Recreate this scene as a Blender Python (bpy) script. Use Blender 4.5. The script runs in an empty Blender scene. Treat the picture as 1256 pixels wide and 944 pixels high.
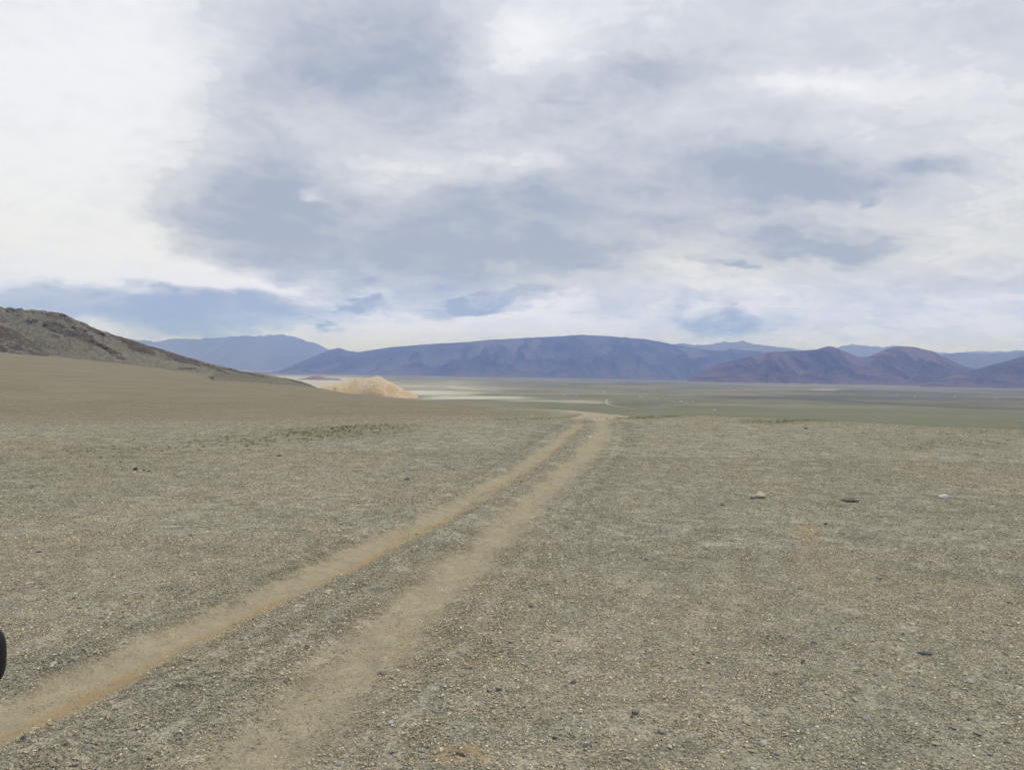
import bpy, bmesh, math, random
import numpy as np
from mathutils import Matrix, Vector

random.seed(7)
rng = np.random.default_rng(11)
S = bpy.context.scene
COL = S.collection

# ------------------------------------------------------------------ camera
PW, PH, FPX = 1256.0, 944.0, 949.0          # photograph size and focal length in its pixels
CAMH = 2.1
PITCH = math.atan(15 / FPX)                  # slightly downwards
ROLL = math.radians(1.0)
Fw = np.array([0, math.cos(PITCH), -math.sin(PITCH)])
R0 = np.array([1.0, 0, 0]); U0 = np.cross(R0, Fw)
Rr = math.cos(ROLL) * R0 + math.sin(ROLL) * U0
Ur = -math.sin(ROLL) * R0 + math.cos(ROLL) * U0
cam_d = bpy.data.cameras.new('camera'); cam = bpy.data.objects.new('camera', cam_d); COL.objects.link(cam)
cam_d.sensor_fit = 'HORIZONTAL'; cam_d.sensor_width = 36.0; cam_d.lens = 36.0 * FPX / PW
cam_d.clip_start = 0.05; cam_d.clip_end = 200000
cam.matrix_world = Matrix(((Rr[0], Ur[0], -Fw[0], 0), (Rr[1], Ur[1], -Fw[1], 0), (Rr[2], Ur[2], -Fw[2], CAMH), (0, 0, 0, 1)))
S.camera = cam

def pdir(px, py):
    """direction (dy = 1) seen at a photograph pixel"""
    a = (np.asarray(px, float) - PW / 2) / FPX; b = (PH / 2 - np.asarray(py, float)) / FPX
    d = Fw + a[..., None] * Rr + b[..., None] * Ur
    return d / d[..., 1:2]

def project(x, y, z):
    v = np.stack([x, y, np.asarray(z) - CAMH], -1)
    w = np.maximum(v @ Fw, 1e-3)
    return PW / 2 + FPX * (v @ Rr) / w, PH / 2 - FPX * (v @ Ur) / w

# ------------------------------------------------------------------ node helper
class NT:
    def __init__(s, tree): s.t = tree; s.n = tree.nodes; s.l = tree.links; s.n.clear()
    def put(s, node, key, v):
        if v is None: return
        i = node.inputs[key]
        if isinstance(v, bpy.types.NodeSocket): s.l.new(v, i)
        else: i.default_value = v
    def math(s, op, a, b=None, c=None, clamp=False):
        n = s.n.new('ShaderNodeMath'); n.operation = op; n.use_clamp = clamp
        for k, v in enumerate((a, b, c)): s.put(n, k, v)
        return n.outputs[0]
    def vm(s, op, a, b=None, c=None, scale=None):
        n = s.n.new('ShaderNodeVectorMath'); n.operation = op
        for k, v in enumerate((a, b, c)): s.put(n, k, v)
        if scale is not None: s.put(n, 'Scale', scale)
        return n.outputs['Value'] if op in ('LENGTH', 'DISTANCE', 'DOT_PRODUCT') else n.outputs[0]
    def mix(s, f, a, b, blend='MIX'):
        n = s.n.new('ShaderNodeMix'); n.data_type = 'RGBA'; n.blend_type = blend
        s.put(n, 0, f); s.put(n, 6, a); s.put(n, 7, b); return n.outputs[2]
    def noise(s, vec, scale, detail=4, rough=.5, lac=2.0, dist=0.0, color=False):
        n = s.n.new('ShaderNodeTexNoise'); n.inputs['Scale'].default_value = scale
        n.inputs['Detail'].default_value = detail; n.inputs['Roughness'].default_value = rough
        n.inputs['Lacunarity'].default_value = lac; n.inputs['Distortion'].default_value = dist
        if vec is not None: s.l.new(vec, n.inputs['Vector'])
        return n.outputs['Color'] if color else n.outputs['Fac']
    def vor(s, vec, scale, out='Color', rnd=1.0):
        n = s.n.new('ShaderNodeTexVoronoi'); n.inputs['Scale'].default_value = scale
        n.inputs['Randomness'].default_value = rnd
        s.l.new(vec, n.inputs['Vector']); return n.outputs[out]
    def mr(s, v, a, b, c=0.0, d=1.0, smooth=True):
        n = s.n.new('ShaderNodeMapRange'); n.interpolation_type = 'SMOOTHSTEP' if smooth else 'LINEAR'
        s.put(n, 'Value', v)
        for k, w in (('From Min', a), ('From Max', b), ('To Min', c), ('To Max', d)): s.put(n, k, w)
        return n.outputs[0]
    def ramp(s, f, stops):
        n = s.n.new('ShaderNodeValToRGB'); e = n.color_ramp.elements
        e[0].position, e[0].color = stops[0][0], (*stops[0][1], 1)
        e[1].position, e[1].color = stops[-1][0], (*stops[-1][1], 1)
        for p, c in stops[1:-1]:
            q = e.new(p); q.color = (*c, 1)
        s.l.new(f, n.inputs[0]); return n.outputs[0]
    def attr(s, name, out='Fac', kind='GEOMETRY'):
        n = s.n.new('ShaderNodeAttribute'); n.attribute_name = name; n.attribute_type = kind; return n.outputs[out]
    def pos(s): return s.n.new('ShaderNodeNewGeometry').outputs['Position']
    def sep(s, v):
        n = s.n.new('ShaderNodeSeparateXYZ'); s.l.new(v, n.inputs[0]); return n.outputs
    def comb(s, x=0.0, y=0.0, z=0.0):
        n = s.n.new('ShaderNodeCombineXYZ')
        for k, v in enumerate((x, y, z)): s.put(n, k, v)
        return n.outputs[0]

def lin(r, g, b):
    f = lambda c: (c / 255 / 12.92) if c / 255 <= .04045 else ((c / 255 + .055) / 1.055) ** 2.4
    return (f(r), f(g), f(b))
def C4(c): return (c[0], c[1], c[2], 1)

# ------------------------------------------------------------------ sky
SUN_EL, SUN_AZ = math.radians(56), math.radians(70)     # azimuth clockwise from +Y
w = bpy.data.worlds.new('World'); S.world = w; w.use_nodes = True
N = NT(w.node_tree)
sky = N.n.new('ShaderNodeTexSky'); sky.sky_type = 'NISHITA'; sky.sun_disc = False
sky.sun_elevation = SUN_EL; sky.sun_rotation = SUN_AZ; sky.altitude = 1500; sky.dust_density = 1.5
d = N.n.new('ShaderNodeTexCoord').outputs['Generated']
dx, dy, dz = N.sep(d)[:3]
zz = N.math('MAXIMUM', dz, 0.0)
ym = N.math('MAXIMUM', dy, 0.2)
p = N.comb(N.math('DIVIDE', dx, ym), N.math('DIVIDE', zz, ym), 0.0)
inv = N.math('DIVIDE', 1.0, N.math('ADD', zz, 0.42))
q = N.vm('SCALE', N.comb(dx, dy, N.math('MULTIPLY', zz, 1.6)), scale=inv)      # cloud deck seen in perspective
warp = N.vm('SUBTRACT', N.noise(q, 2.0, 4, .55, color=True), (.5, .5, .5))
warp2 = N.vm('SUBTRACT', N.noise(N.vm('ADD', q, (7, 3, 1)), 8.0, 5, .62, color=True), (.5, .5, .5))
pw = N.vm('ADD', N.vm('MULTIPLY_ADD', warp, (.24, .13, 0), p), N.vm('MULTIPLY', warp2, (.085, .05, 0)))
def cloudblob(acc, px, py, rx, ry, amp, edge=0.0):
    c = pdir(px, py)
    sx, sy = FPX / rx, FPX / ry
    v = N.vm('MULTIPLY_ADD', pw, (sx, sy, 0), (-c[0] * sx, -c[2] * sy, 0))
    m = N.mr(N.vm('LENGTH', v), edge, 1.6, amp, 0.0)
    return m if acc is None else N.math('ADD', acc, m)
BLOBS = [(700, 220, 470, 150, .22, .2), (460, 160, 240, 120, .16, .1), (420, 20, 190, 85, .62, .3), (545, 85, 110, 55, .42, .1), (340, 140, 150, 70, .34, 0), (290, 245, 110, 62, .60, .35), (430, 290, 180, 60, .52, .2),
         (640, 295, 180, 70, .46, .1), (600, 345, 230, 30, .34, .2), (590, 372, 72, 9, .50, .5), (440, 369, 40, 6, .50, .3), (740, 320, 90, 22, .25, .1),
         (392, 391, 13, 4, .5, .2), (830, 235, 240, 55, .34, .1), (970, 232, 130, 36, .44, .4), (1150, 205, 70, 16, .35, .2), (1062, 266, 14, 9, .3, .2),
         (1015, 303, 115, 17, .46, .3), (885, 321, 32, 7, .4, .2), (880, 388, 52, 14, .50, .3), (760, 150, 190, 60, .20, 0),
         (70, 376, 260, 26, .85, .5), (300, 380, 120, 26, .65, .3), (1150, 30, 240, 60, .25, 0), (830, 95, 130, 32, .30, .1),
         (1180, 350, 120, 12, .22, .2), (330, 320, 110, 25, .25, .1),
         (640, 205, 100, 28, -.50, .1), (500, 215, 60, 36, -.25, 0), (655, 60, 90, 55, -.38, .1), (60, 200, 190, 190, -.24, .2), (960, 105, 140, 26, -.30, .1),
         (200, 335, 150, 24, -.50, .2), (372, 242, 16, 8, -.45, .2), (540, 395, 200, 10, -.30, .2), (850, 350, 140, 20, -.25, .2), (1180, 110, 120, 40, -.15, 0)]
field = None
for b in BLOBS: field = cloudblob(field, *b)
front = N.mr(dy, .15, .45)
def billow(qv):
    a = N.noise(qv, 2.2, 8, .6)
    b = N.noise(N.vm('MULTIPLY', qv, (1, 1.3, 1.7)), 6.5, 8, .66, dist=.5)
    c = N.math('ABSOLUTE', N.math('SUBTRACT', N.noise(N.vm('ADD', qv, (3, 9, 4)), 4.2, 8, .6, dist=.3), .5))     # puffy edges
    e = N.math('ABSOLUTE', N.math('SUBTRACT', N.noise(N.vm('ADD', qv, (8, 1, 2)), 11.0, 6, .6), .5))
    t = N.math('ADD', N.math('MULTIPLY_ADD', a, .85, -.425), N.math('MULTIPLY_ADD', b, .85, -.425))
    return N.math('ADD', t, N.math('ADD', N.math('MULTIPLY_ADD', c, 1.0, -.09), N.math('MULTIPLY_ADD', e, .75, -.067))), b
tex, nz2 = billow(q)
texup, _ = billow(N.vm('ADD', q, (.03, -.02, .05)))            # the cloud a little higher up: tops catch light, bases are shaded
relief = N.math('MULTIPLY', N.math('SUBTRACT', tex, texup), .70)
base = N.math('ADD', N.math('MULTIPLY', field, front), N.mr(dy, .15, .45, .40, .20))
base = N.math('ADD', base, N.mr(dx, -.25, .35, -.04, .19))
F = N.math('ADD', base, tex)
F2 = N.math('ADD', F, N.math('MULTIPLY', N.math('SUBTRACT', nz2, .5), .5))
thick = N.math('MULTIPLY', N.mr(F, -.15, 1.75, smooth=False), .92)
thick = N.math('ADD', thick, N.mr(F2, .26, .38, 0, .14))
thick = N.math('SUBTRACT', thick, N.math('MULTIPLY', relief, N.mr(thick, .05, .5, .6, 1.0)))
thick = N.math('ADD', thick, N.mr(F2, .62, .78, 0, .11))
thick = N.math('ADD', thick, N.mr(F2, .02, .16, 0, .05))
pc = N.vm('ADD', N.vm('MULTIPLY_ADD', warp, (.16, .045, 0), p), N.vm('MULTIPLY', warp2, (.20, .075, 0)))
for px, py, rx, ry, am in [(442, 370, 38, 5, .30), (592, 375, 60, 9, .30), (562, 370, 36, 6, .18), (620, 381, 34, 5, .22), (392, 391, 13, 4, .30), (878, 389, 46, 13, .24), (1015, 304, 105, 13, .20), (886, 322, 30, 6, .24),
                           (1150, 206, 62, 12, .13), (1062, 266, 15, 8, .24), (290, 252, 105, 46, .12), (965, 236, 125, 34, .15), (420, 305, 150, 40, .08), (700, 310, 130, 30, .10), (470, 60, 130, 60, .08), (840, 90, 80, 20, .08),
                           (655, 205, 75, 22, -.10), (230, 345, 60, 14, -.16), (140, 352, 60, 12, -.14), (310, 350, 45, 12, -.14), (960, 100, 80, 12, -.10), (650, 60, 50, 40, -.08)]:
    c = pdir(px, py); sx, sy = FPX / rx, FPX / ry
    v = N.vm('MULTIPLY_ADD', pc, (sx, sy, 0), (-c[0] * sx, -c[2] * sy, 0))
    thick = N.math('ADD', thick, N.math('MULTIPLY', N.mr(N.vm('LENGTH', v), .45, 1.2, am, 0.0), front))
thick = N.math('MAXIMUM', thick, 0.0)
ccol = N.ramp(thick, [(0, lin(242, 245, 255)), (.16, lin(233, 236, 246)), (.38, lin(217, 221, 231)),
                      (.60, lin(203, 208, 220)), (.80, lin(187, 194, 209)), (1, lin(167, 176, 196))])
lowblue = N.ramp(thick, [(0, (.79, .88, 1.50)), (.3, (.70, .79, 1.38)), (.55, (.52, .64, 1.18)), (1, (.26, .39, .86))])
lowf = N.mr(dz, .02, .15, 1, 0)
ccol = N.mix(lowf, ccol, lowblue)
cover = N.mr(nz2, .2, .45, .92, 1.0)
c10 = N.vm('SCALE', ccol, scale=10.0)
bg = N.n.new('ShaderNodeBackground'); N.l.new(N.mix(cover, sky.outputs[0], c10), bg.inputs[0]); bg.inputs[1].default_value = 0.1
out = N.n.new('ShaderNodeOutputWorld'); N.l.new(bg.outputs[0], out.inputs[0])
w.cycles.sampling_method = 'MANUAL'; w.cycles.sample_map_resolution = 512

sl = bpy.data.lights.new('sun', 'SUN'); sl.energy = 1.5; sl.angle = math.radians(12); sl.color = (1, .95, .87)
sun = bpy.data.objects.new('sun', sl); COL.objects.link(sun)
sd = Vector((math.sin(SUN_AZ) * math.cos(SUN_EL), math.cos(SUN_AZ) * math.cos(SUN_EL), math.sin(SUN_EL)))
sun.rotation_euler = sd.to_track_quat('Z', 'Y').to_euler(); sun.location = (0, -30, 60)

S.view_settings.view_transform = 'Standard'; S.view_settings.look = 'None'
S.view_settings.exposure = 0.0; S.view_settings.gamma = 1.0; S.view_settings.use_curve_mapping = False
S.render.engine = 'CYCLES'
cy = S.cycles
cy.max_bounces = 4; cy.diffuse_bounces = 1; cy.glossy_bounces = 2; cy.transmission_bounces = 2; cy.volume_bounces = 2
cy.use_denoising = True; cy.denoiser = 'OPENIMAGEDENOISE'; cy.use_adaptive_sampling = False

# ------------------------------------------------------------------ numpy noise
def _h(ix, iy, seed):
    n = (ix.astype(np.int64) * 374761393 + iy.astype(np.int64) * 668265263 + seed * 974634777) & 0x7fffffff
    n = ((n ^ (n >> 13)) * 1274126177) & 0x7fffffff
    return ((n ^ (n >> 16)) & 0xffff) / 65535.0
def vn(x, y, seed=0):
    x = np.asarray(x, float); y = np.asarray(y, float)
    ix, iy = np.floor(x), np.floor(y); fx, fy = x - ix, y - iy
    fx = fx * fx * fx * (fx * (fx * 6 - 15) + 10); fy = fy * fy * fy * (fy * (fy * 6 - 15) + 10)
    a, b = _h(ix, iy, seed), _h(ix + 1, iy, seed); c, e = _h(ix, iy + 1, seed), _h(ix + 1, iy + 1, seed)
    return (a + (b - a) * fx) * (1 - fy) + (c + (e - c) * fx) * fy
def fbm(x, y, oct=5, seed=0, g=.5):
    s = 0; a = 1; t = 0
    for k in range(oct):
        s = s + a * vn(x * 2 ** k + 17.3 * k, y * 2 ** k - 9.1 * k, seed + k); t += a; a *= g
    return s / t
def ridged(x, y, oct=5, seed=0, g=.5):
    s = 0; a = 1; t = 0
    for k in range(oct):
        s = s + a * (1 - np.abs(2 * vn(x * 2 ** k + 5.7 * k, y * 2 ** k + 3.3 * k, seed + k) - 1)); t += a; a *= g
    return s / t
def sstep(x, a, b):
    t = np.clip((x - a) / (b - a), 0, 1); return t * t * (3 - 2 * t)

# ------------------------------------------------------------------ terrain heights
ZV = -48.0                                     # valley floor below the gravel terrace
def colz(px, knots):
    """knots: (depth, photo row) or (depth, None, z) -> depth, z"""
    Y, Z = [1.0, 16.0], [0.0, 0.0]
    for k in knots:
        Y.append(k[0])
        Z.append(k[2] if k[1] is None else CAMH + pdir(px, k[1])[2] * k[0])
    return np.log(Y), np.array(Z)
COLS = {
    -500: [(24, None, 0), (45, None, -.2), (80, None, 3), (150, None, 9), (300, None, 19), (700, None, 44), (1200, None, 50), (5000, None, ZV)],
    0:   [(26, 518), (42, 521.5), (75, 514), (150, 490), (300, 460), (600, 431), (800, 425), (1200, 428), (4500, None, ZV)],
    200: [(28, 518), (45, 521), (80, 513), (150, 496), (300, 474), (600, 455), (780, 450), (1100, 452), (3500, None, ZV)],
    380: [(30, 518), (47, 520), (80, 512), (150, 497), (300, 481), (450, 472.5), (560, 470), (900, None, -26), (1700, None, ZV)],
    505: [(33, 515), (50, 515.5), (80, 509), (150, 498), (250, 490), (340, 487), (600, None, -27), (1200, None, ZV)],
    600: [(35, 513), (55, 512), (90, 506), (150, 500), (220, 496), (400, None, -20), (1000, None, ZV)],
    690: [(38, 510.5), (60, 508), (100, 505), (160, 502.3), (220, 501), (400, None, -18.5), (1000, None, ZV)],
    735: [(38, 511.5), (60, 508.5), (100, 506), (160, 504), (240, 502.5), (400, None, -19), (1000, None, ZV)],
    800: [(41, 508.5), (60, 507.5), (100, None, -3.0), (200, None, -9), (1000, None, ZV)],
    870: [(42, 507.5), (60, None, -1.0), (100, None, -3.8), (200, None, -11), (1000, None, ZV)],
    1000: [(39, 513), (60, None, -1.3), (100, None, -4.3), (200, None, -12), (1000, None, ZV)],
    1250: [(35, 524), (60, None, -2.1), (100, None, -6), (200, None, -14), (1000, None, ZV)],
    1700: [(33, None, -.1), (60, None, -2.5), (100, None, -6), (200, None, -15), (1000, None, ZV)],
}
NU, NY = 320, 420
UG = np.linspace(-1.25, 1.25, NU); LG = np.linspace(0, math.log(8000), NY)
kx = sorted(COLS); ku = np.array([pdir(k, 500)[0] for k in kx])
T0 = np.stack([np.interp(LG, *colz(k, COLS[k])) for k in kx], 0)
T = np.stack([np.interp(UG, ku, T0[:, j]) for j in range(NY)], 1)
def blur(a, s, ax):
    k = np.arange(-int(3 * s), int(3 * s) + 1); g = np.exp(-k ** 2 / (2 * s * s)); g /= g.sum()
    pad = [(0, 0), (0, 0)]; pad[ax] = (len(k) // 2,) * 2
    b = np.pad(a, pad, mode='edge')
    return np.apply_along_axis(lambda v: np.convolve(v, g, mode='valid'), ax, b)
T = blur(blur(T, 5, 0), 4, 1)
def base_z(x, y):
    x = np.asarray(x, float); y = np.asarray(y, float)
    yy = np.maximum(y, 1.0)
    u = np.clip(x / np.maximum(yy, np.abs(x) / 1.2), -1.24, 1.24)
    Y = np.maximum(yy, np.abs(x) / 1.2)
    a = (u - UG[0]) / (UG[1] - UG[0]); b = np.clip(np.log(np.maximum(Y, 1.0)) / (LG[1] - LG[0]), 0, NY - 1.001)
    i = np.clip(a.astype(int), 0, NU - 2); j = b.astype(int); a = a - i; b = b - j
    z = (T[i, j] * (1 - a) + T[i + 1, j] * a) * (1 - b) + (T[i, j + 1] * (1 - a) + T[i + 1, j + 1] * a) * b
    back = sstep(-y, -2, 40)
    return z * (1 - back)
def raycast(px, py, ymax=40000):
    d = pdir(px, py); Y = np.exp(np.linspace(math.log(2), math.log(ymax), 6000))
    g = base_z(d[0] * Y, Y) - (CAMH + d[2] * Y)
    k = np.argmax(g > 0) if (g > 0).any() else len(Y) - 1
    return np.array([d[0] * Y[k], Y[k]])

# wheel tracks, measured on the ground
LEFT = [(-420, 1075), (-160, 955), (0, 882), (100, 836), (210, 787), (330, 731), (420, 690), (500, 652), (570, 617), (640, 577), (690, 540), (712, 520)]
RIGHT = [(120, 1120), (300, 950), (400, 850), (470, 785), (510, 745), (570, 690), (630, 636), (690, 582), (724, 552), (741, 528), (737, 514)]
LANE = [(737, 514), (740, 510.8), (734, 508), (722, 506.6), (712, 505.0), (699, 503.4), (688, 502.2), (684, 501.4)]
def polyline(pp): return np.array([raycast(a, b) for a, b in pp])
def smooth_line(P, n=160):
    t = np.concatenate([[0], np.cumsum(np.linalg.norm(np.diff(P, axis=0), axis=1))]); t = t / t[-1]
    s = np.linspace(0, 1, n) ** 1.0
    Q = np.stack([np.interp(s, t, P[:, 0]), np.interp(s, t, P[:, 1])], 1)
    for _ in range(6): Q[1:-1] = .25 * Q[:-2] + .5 * Q[1:-1] + .25 * Q[2:]
    return Q
TL, TR, TN = (smooth_line(polyline(v)) for v in (LEFT, RIGHT, LANE))
def dist_line(x, y, Q):
    """unsigned distance, signed side, arc parameter"""
    best = np.full(x.shape, 1e9); side = np.zeros(x.shape); par = np.zeros(x.shape)
    for k in range(len(Q) - 1):
        a, b = Q[k], Q[k + 1]; e = b - a; L = e @ e + 1e-12
        t = np.clip(((x - a[0]) * e[0] + (y - a[1]) * e[1]) / L, 0, 1)
        ddx = x - a[0] - t * e[0]; ddy = y - a[1] - t * e[1]
        D = np.hypot(ddx, ddy); m = D < best
        best[m] = D[m]; side[m] = np.sign(ddx * e[1] - ddy * e[0])[m]; par[m] = (k + t[m]) / (len(Q) - 1)
    return best, side, par
def track_masks(x, y):
    rut = np.zeros(x.shape); och = np.zeros(x.shape); dep = np.zeros(x.shape)
    near = (np.hypot(x, y) < 400) & (y > -6)
    xs, ys = x[near], y[near]
    n = fbm(xs * 1.3, ys * 1.3, 4, 3) - .5; n2 = fbm(xs * .35, ys * .35, 3, 9)
    n3 = fbm(xs * 5, ys * 5, 3, 31) - .5
    D0, sd_, pa = dist_line(xs, ys, TL); st = fbm(D0 * sd_ * 7 + 40, pa * 22, 3, 14) - .5; D = D0 + n * .12 + n3 * .12
    a = (1 - sstep(D, .14, .44)) * (.92 + .45 * st)
    o = (1 - sstep(np.abs(D0 * sd_ - .17 + n * .15), .0, .22)) * sstep(n2 + st * .7, .24, .52)
    h = (1 - sstep(D, .05, .38)) - .55 * (1 - sstep(np.abs(D - .52), .0, .18))
    D2_, s2, pb = dist_line(xs, ys, TR); st2 = fbm(D2_ * s2 * 6 + 80, pb * 20, 3, 15) - .5; D2 = D2_ + n * .22 + n3 * .12
    b = (1 - sstep(D2, .05, .58)) * (.70 + .30 * sstep(ys, 4.0, 9)) * (.88 + .6 * st2)
    o2 = (1 - sstep(np.abs(D2_ * s2 - .22 + n * .2), .0, .30)) * sstep(n2 + st2 * .6, .50, .75) * .7
    D3, _, _ = dist_line(xs, ys, TN); D3 = D3 + n * .3
    c = (1 - sstep(D3, .8, 1.9)) * (ys > 38)
    rut[near] = np.maximum(np.maximum(a, b), c); och[near] = np.maximum(o, o2)
    h2 = (1 - sstep(D2, .05, .42)) * .7 - .4 * (1 - sstep(np.abs(D2 - .62), .0, .2))
    dep[near] = np.where(np.abs(h) > np.abs(h2), h, h2) * (1 - sstep(ys, 35, 45))
    return rut, och, dep
def micro_z(x, y, dep):
    r = np.hypot(x, y); f = 1 - sstep(r, 60, 200)
    z = ((fbm(x * .45, y * .45, 4, 21) - .5) * .10 + (fbm(x * 2.3, y * 2.3, 3, 22) - .5) * .035) * sstep(r, 1, 4)
    far = sstep(r, 50, 160) * (1 - sstep(r, 2500, 5000)) * (fbm(x * .012, y * .012, 4, 33) - .5) * 1.3
    return z * f - dep * .06 + far

def make_obj(name, me, mat=None, parent=None, **props):
    o = bpy.data.objects.new(name, me); COL.objects.link(o)
    if mat: me.materials.append(mat)
    if parent: o.parent = parent
    for k, v in props.items(): o[k] = v
    return o
def np_mesh(name, V, Fq, attrs=None, smooth=True):
    me = bpy.data.meshes.new(name); V = np.ascontiguousarray(V, np.float32); Fq = np.ascontiguousarray(Fq, np.int32)
    k = Fq.shape[1]
    me.vertices.add(len(V)); me.vertices.foreach_set('co', V.ravel())
    me.loops.add(Fq.size); me.loops.foreach_set('vertex_index', Fq.ravel())
    me.polygons.add(len(Fq)); me.polygons.foreach_set('loop_start', np.arange(0, Fq.size, k, dtype=np.int32))
    me.polygons.foreach_set('loop_total', np.full(len(Fq), k, np.int32))
    me.polygons.foreach_set('use_smooth', np.full(len(Fq), smooth))
    for an, av in (attrs or {}).items():
        if av.ndim == 1:
            at = me.attributes.new(an, 'FLOAT', 'POINT'); at.data.foreach_set('value', av.astype(np.float32))
        else:
            at = me.attributes.new(an, 'FLOAT_VECTOR', 'POINT'); at.data.foreach_set('vector', av.astype(np.float32).ravel())
    me.update(); me.validate(); return me
def grid_faces(nr, nc, wrap=False):
    i = np.arange(nr - 1)[:, None]; j = np.arange(nc if wrap else nc - 1)[None, :]
    j2 = (j + 1) % nc
    return np.stack([i * nc + j, i * nc + j2, (i + 1) * nc + j2, (i + 1) * nc + j], -1).reshape(-1, 4)

# ------------------------------------------------------------------ materials
def material(name):
    m = bpy.data.materials.new(name); m.use_nodes = True; n = NT(m.node_tree)
    b = n.n.new('ShaderNodeBsdfPrincipled'); o = n.n.new('ShaderNodeOutputMaterial'); n.l.new(b.outputs[0], o.inputs[0])
    b.inputs['Roughness'].default_value = .95; b.inputs['Specular IOR Level'].default_value = .15
    return m, n, b
def bump(n, b, h, strength, dist):
    k = n.n.new('ShaderNodeBump'); k.inputs['Strength'].default_value = strength; k.inputs['Distance'].default_value = dist
    n.l.new(h, k.inputs['Height']); n.l.new(k.outputs[0], b.inputs['Normal'])

GRAV_A, GRAV_B, GRAV_C = (.305, .288, .218), (.345, .312, .225), (.272, .266, .210)
def ground_material():
    m, n, b = material('steppe_ground')
    P = n.pos()
    big = n.noise(P, .09, 5, .55); mid = n.noise(n.vm('ADD', P, (31, 7, 0)), .8, 5, .6)
    soil = n.mix(n.mr(mid, .35, .68), C4(GRAV_A), C4(GRAV_B))
    soil = n.mix(n.mr(big, .38, .66, 0, .55), soil, C4(GRAV_C))
    # grains: three sizes of pebble cells, each cell its own tone
    def cells(scale, lo, hi, f):
        c = n.vor(P, scale); v = n.sep(c)[0]
        return n.mr(v, 0, 1, lo, hi, False)
    g1 = cells(75, .70, 1.32, 1); g2 = cells(30, .76, 1.24, 1); g3 = cells(6, .82, 1.18, 1)
    nz_ = n.mr(n.noise(P, 1.9, 9, .78), .32, .68, .70, 1.30, False)
    tone = n.math('MULTIPLY', n.math('MULTIPLY', g1, g2), n.math('MULTIPLY', g3, nz_))
    soft = n.mr(n.noise(P, 130, 3, .6), .3, .7, .82, 1.18, False)
    rut = n.attr('rut'); och = n.attr('ochre'); green = n.attr('green'); sand = n.attr('sand'); fan = n.attr('fan'); dark = n.attr('dark')
    rn = n.noise(P, 7, 5, .65)
    rutm = n.mr(n.math('ADD', rut, n.math('MULTIPLY', n.math('SUBTRACT', rn, .5), .55)), .05, 1.0)
    dust = n.mix(n.mr(rn, .3, .7), C4((.318, .270, .175)), C4((.390, .332, .218)))
    fanc = n.mix(n.mr(n.noise(n.vm('MULTIPLY', P, (1, .6, 1)), .05, 7, .68), .3, .7), C4((.190, .172, .108)), C4((.240, .210, .138)))
    shrub = n.mr(n.noise(P, .55, 4, .8), .60, .70)
    fanc = n.mix(n.math('MULTIPLY', shrub, .5), fanc, C4((.085, .085, .045)))
    fanc = n.mix(n.mr(n.noise(P, .16, 6, .75), .5, .72, 0, .6), fanc, C4((.30, .255, .175)))
    col = n.mix(fan, soil, fanc)
    tonef = n.mr(fan, 0, 1, 1, .6)
    tone = n.math('ADD', n.math('MULTIPLY', n.math('SUBTRACT', tone, 1.0), tonef), 1.0)
    vn_ = n.noise(n.vm('MULTIPLY', P, (.0016, .004, 0)), 1.0, 7, .6)
    vn2 = n.noise(n.vm('MULTIPLY', P, (.02, .05, 0)), 1.0, 6, .65)
    valley = n.attr('valley')
    vcol = n.mix(n.mr(vn_, .35, .65), C4((.185, .178, .110)), C4((.265, .235, .150)))
    vcol = n.mix(n.mr(vn2, .42, .7, 0, .6), vcol, C4((.145, .142, .085)))
    vcol = n.mix(n.mr(n.noise(n.vm('MULTIPLY', P, (.003, .0045, 0)), 1.0, 6, .65), .44, .62, 0, .75), vcol, C4((.105, .112, .062)))
    col = n.mix(valley, col, vcol)
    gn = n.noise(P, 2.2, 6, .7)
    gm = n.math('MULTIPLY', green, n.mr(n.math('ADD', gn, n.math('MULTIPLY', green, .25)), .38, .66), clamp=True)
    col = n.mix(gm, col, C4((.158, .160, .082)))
    sm = n.math('MULTIPLY', sand, n.mr(n.math('ADD', n.math('MULTIPLY', n.math('SUBTRACT', vn2, .5), .8), sand), .2, .65), clamp=True)
    col = n.mix(sm, col, C4((.54, .50, .40)))
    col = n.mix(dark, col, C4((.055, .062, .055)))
    col = n.mix(1.0, col, n.comb(tone, tone, tone), 'MULTIPLY')
    dust2 = n.mix(n.mr(n.math('MULTIPLY', och, n.mr(rn, .35, .55, .5, 1)), .1, .8), dust, C4((.360, .250, .130)))
    dust2 = n.mix(1.0, dust2, n.comb(soft, soft, soft), 'MULTIPLY')
    ruto = n.math('MAXIMUM', rutm, n.math('MULTIPLY', n.mr(och, .25, .8), n.mr(rn, .35, .6)))
    col = n.mix(n.math('MULTIPLY', ruto, .85), col, dust2)
    n.l.new(col, b.inputs['Base Color'])
    h = n.math('ADD', n.math('MULTIPLY', n.vor(P, 55, 'Distance'), -1.0), n.math('MULTIPLY', n.noise(P, 18, 6, .7), 2.0))
    bump(n, b, n.math('MULTIPLY', h, n.mr(ruto, 0, 1, 1, .35)), .7, .018)
    return m
M_GROUND = ground_material()

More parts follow.
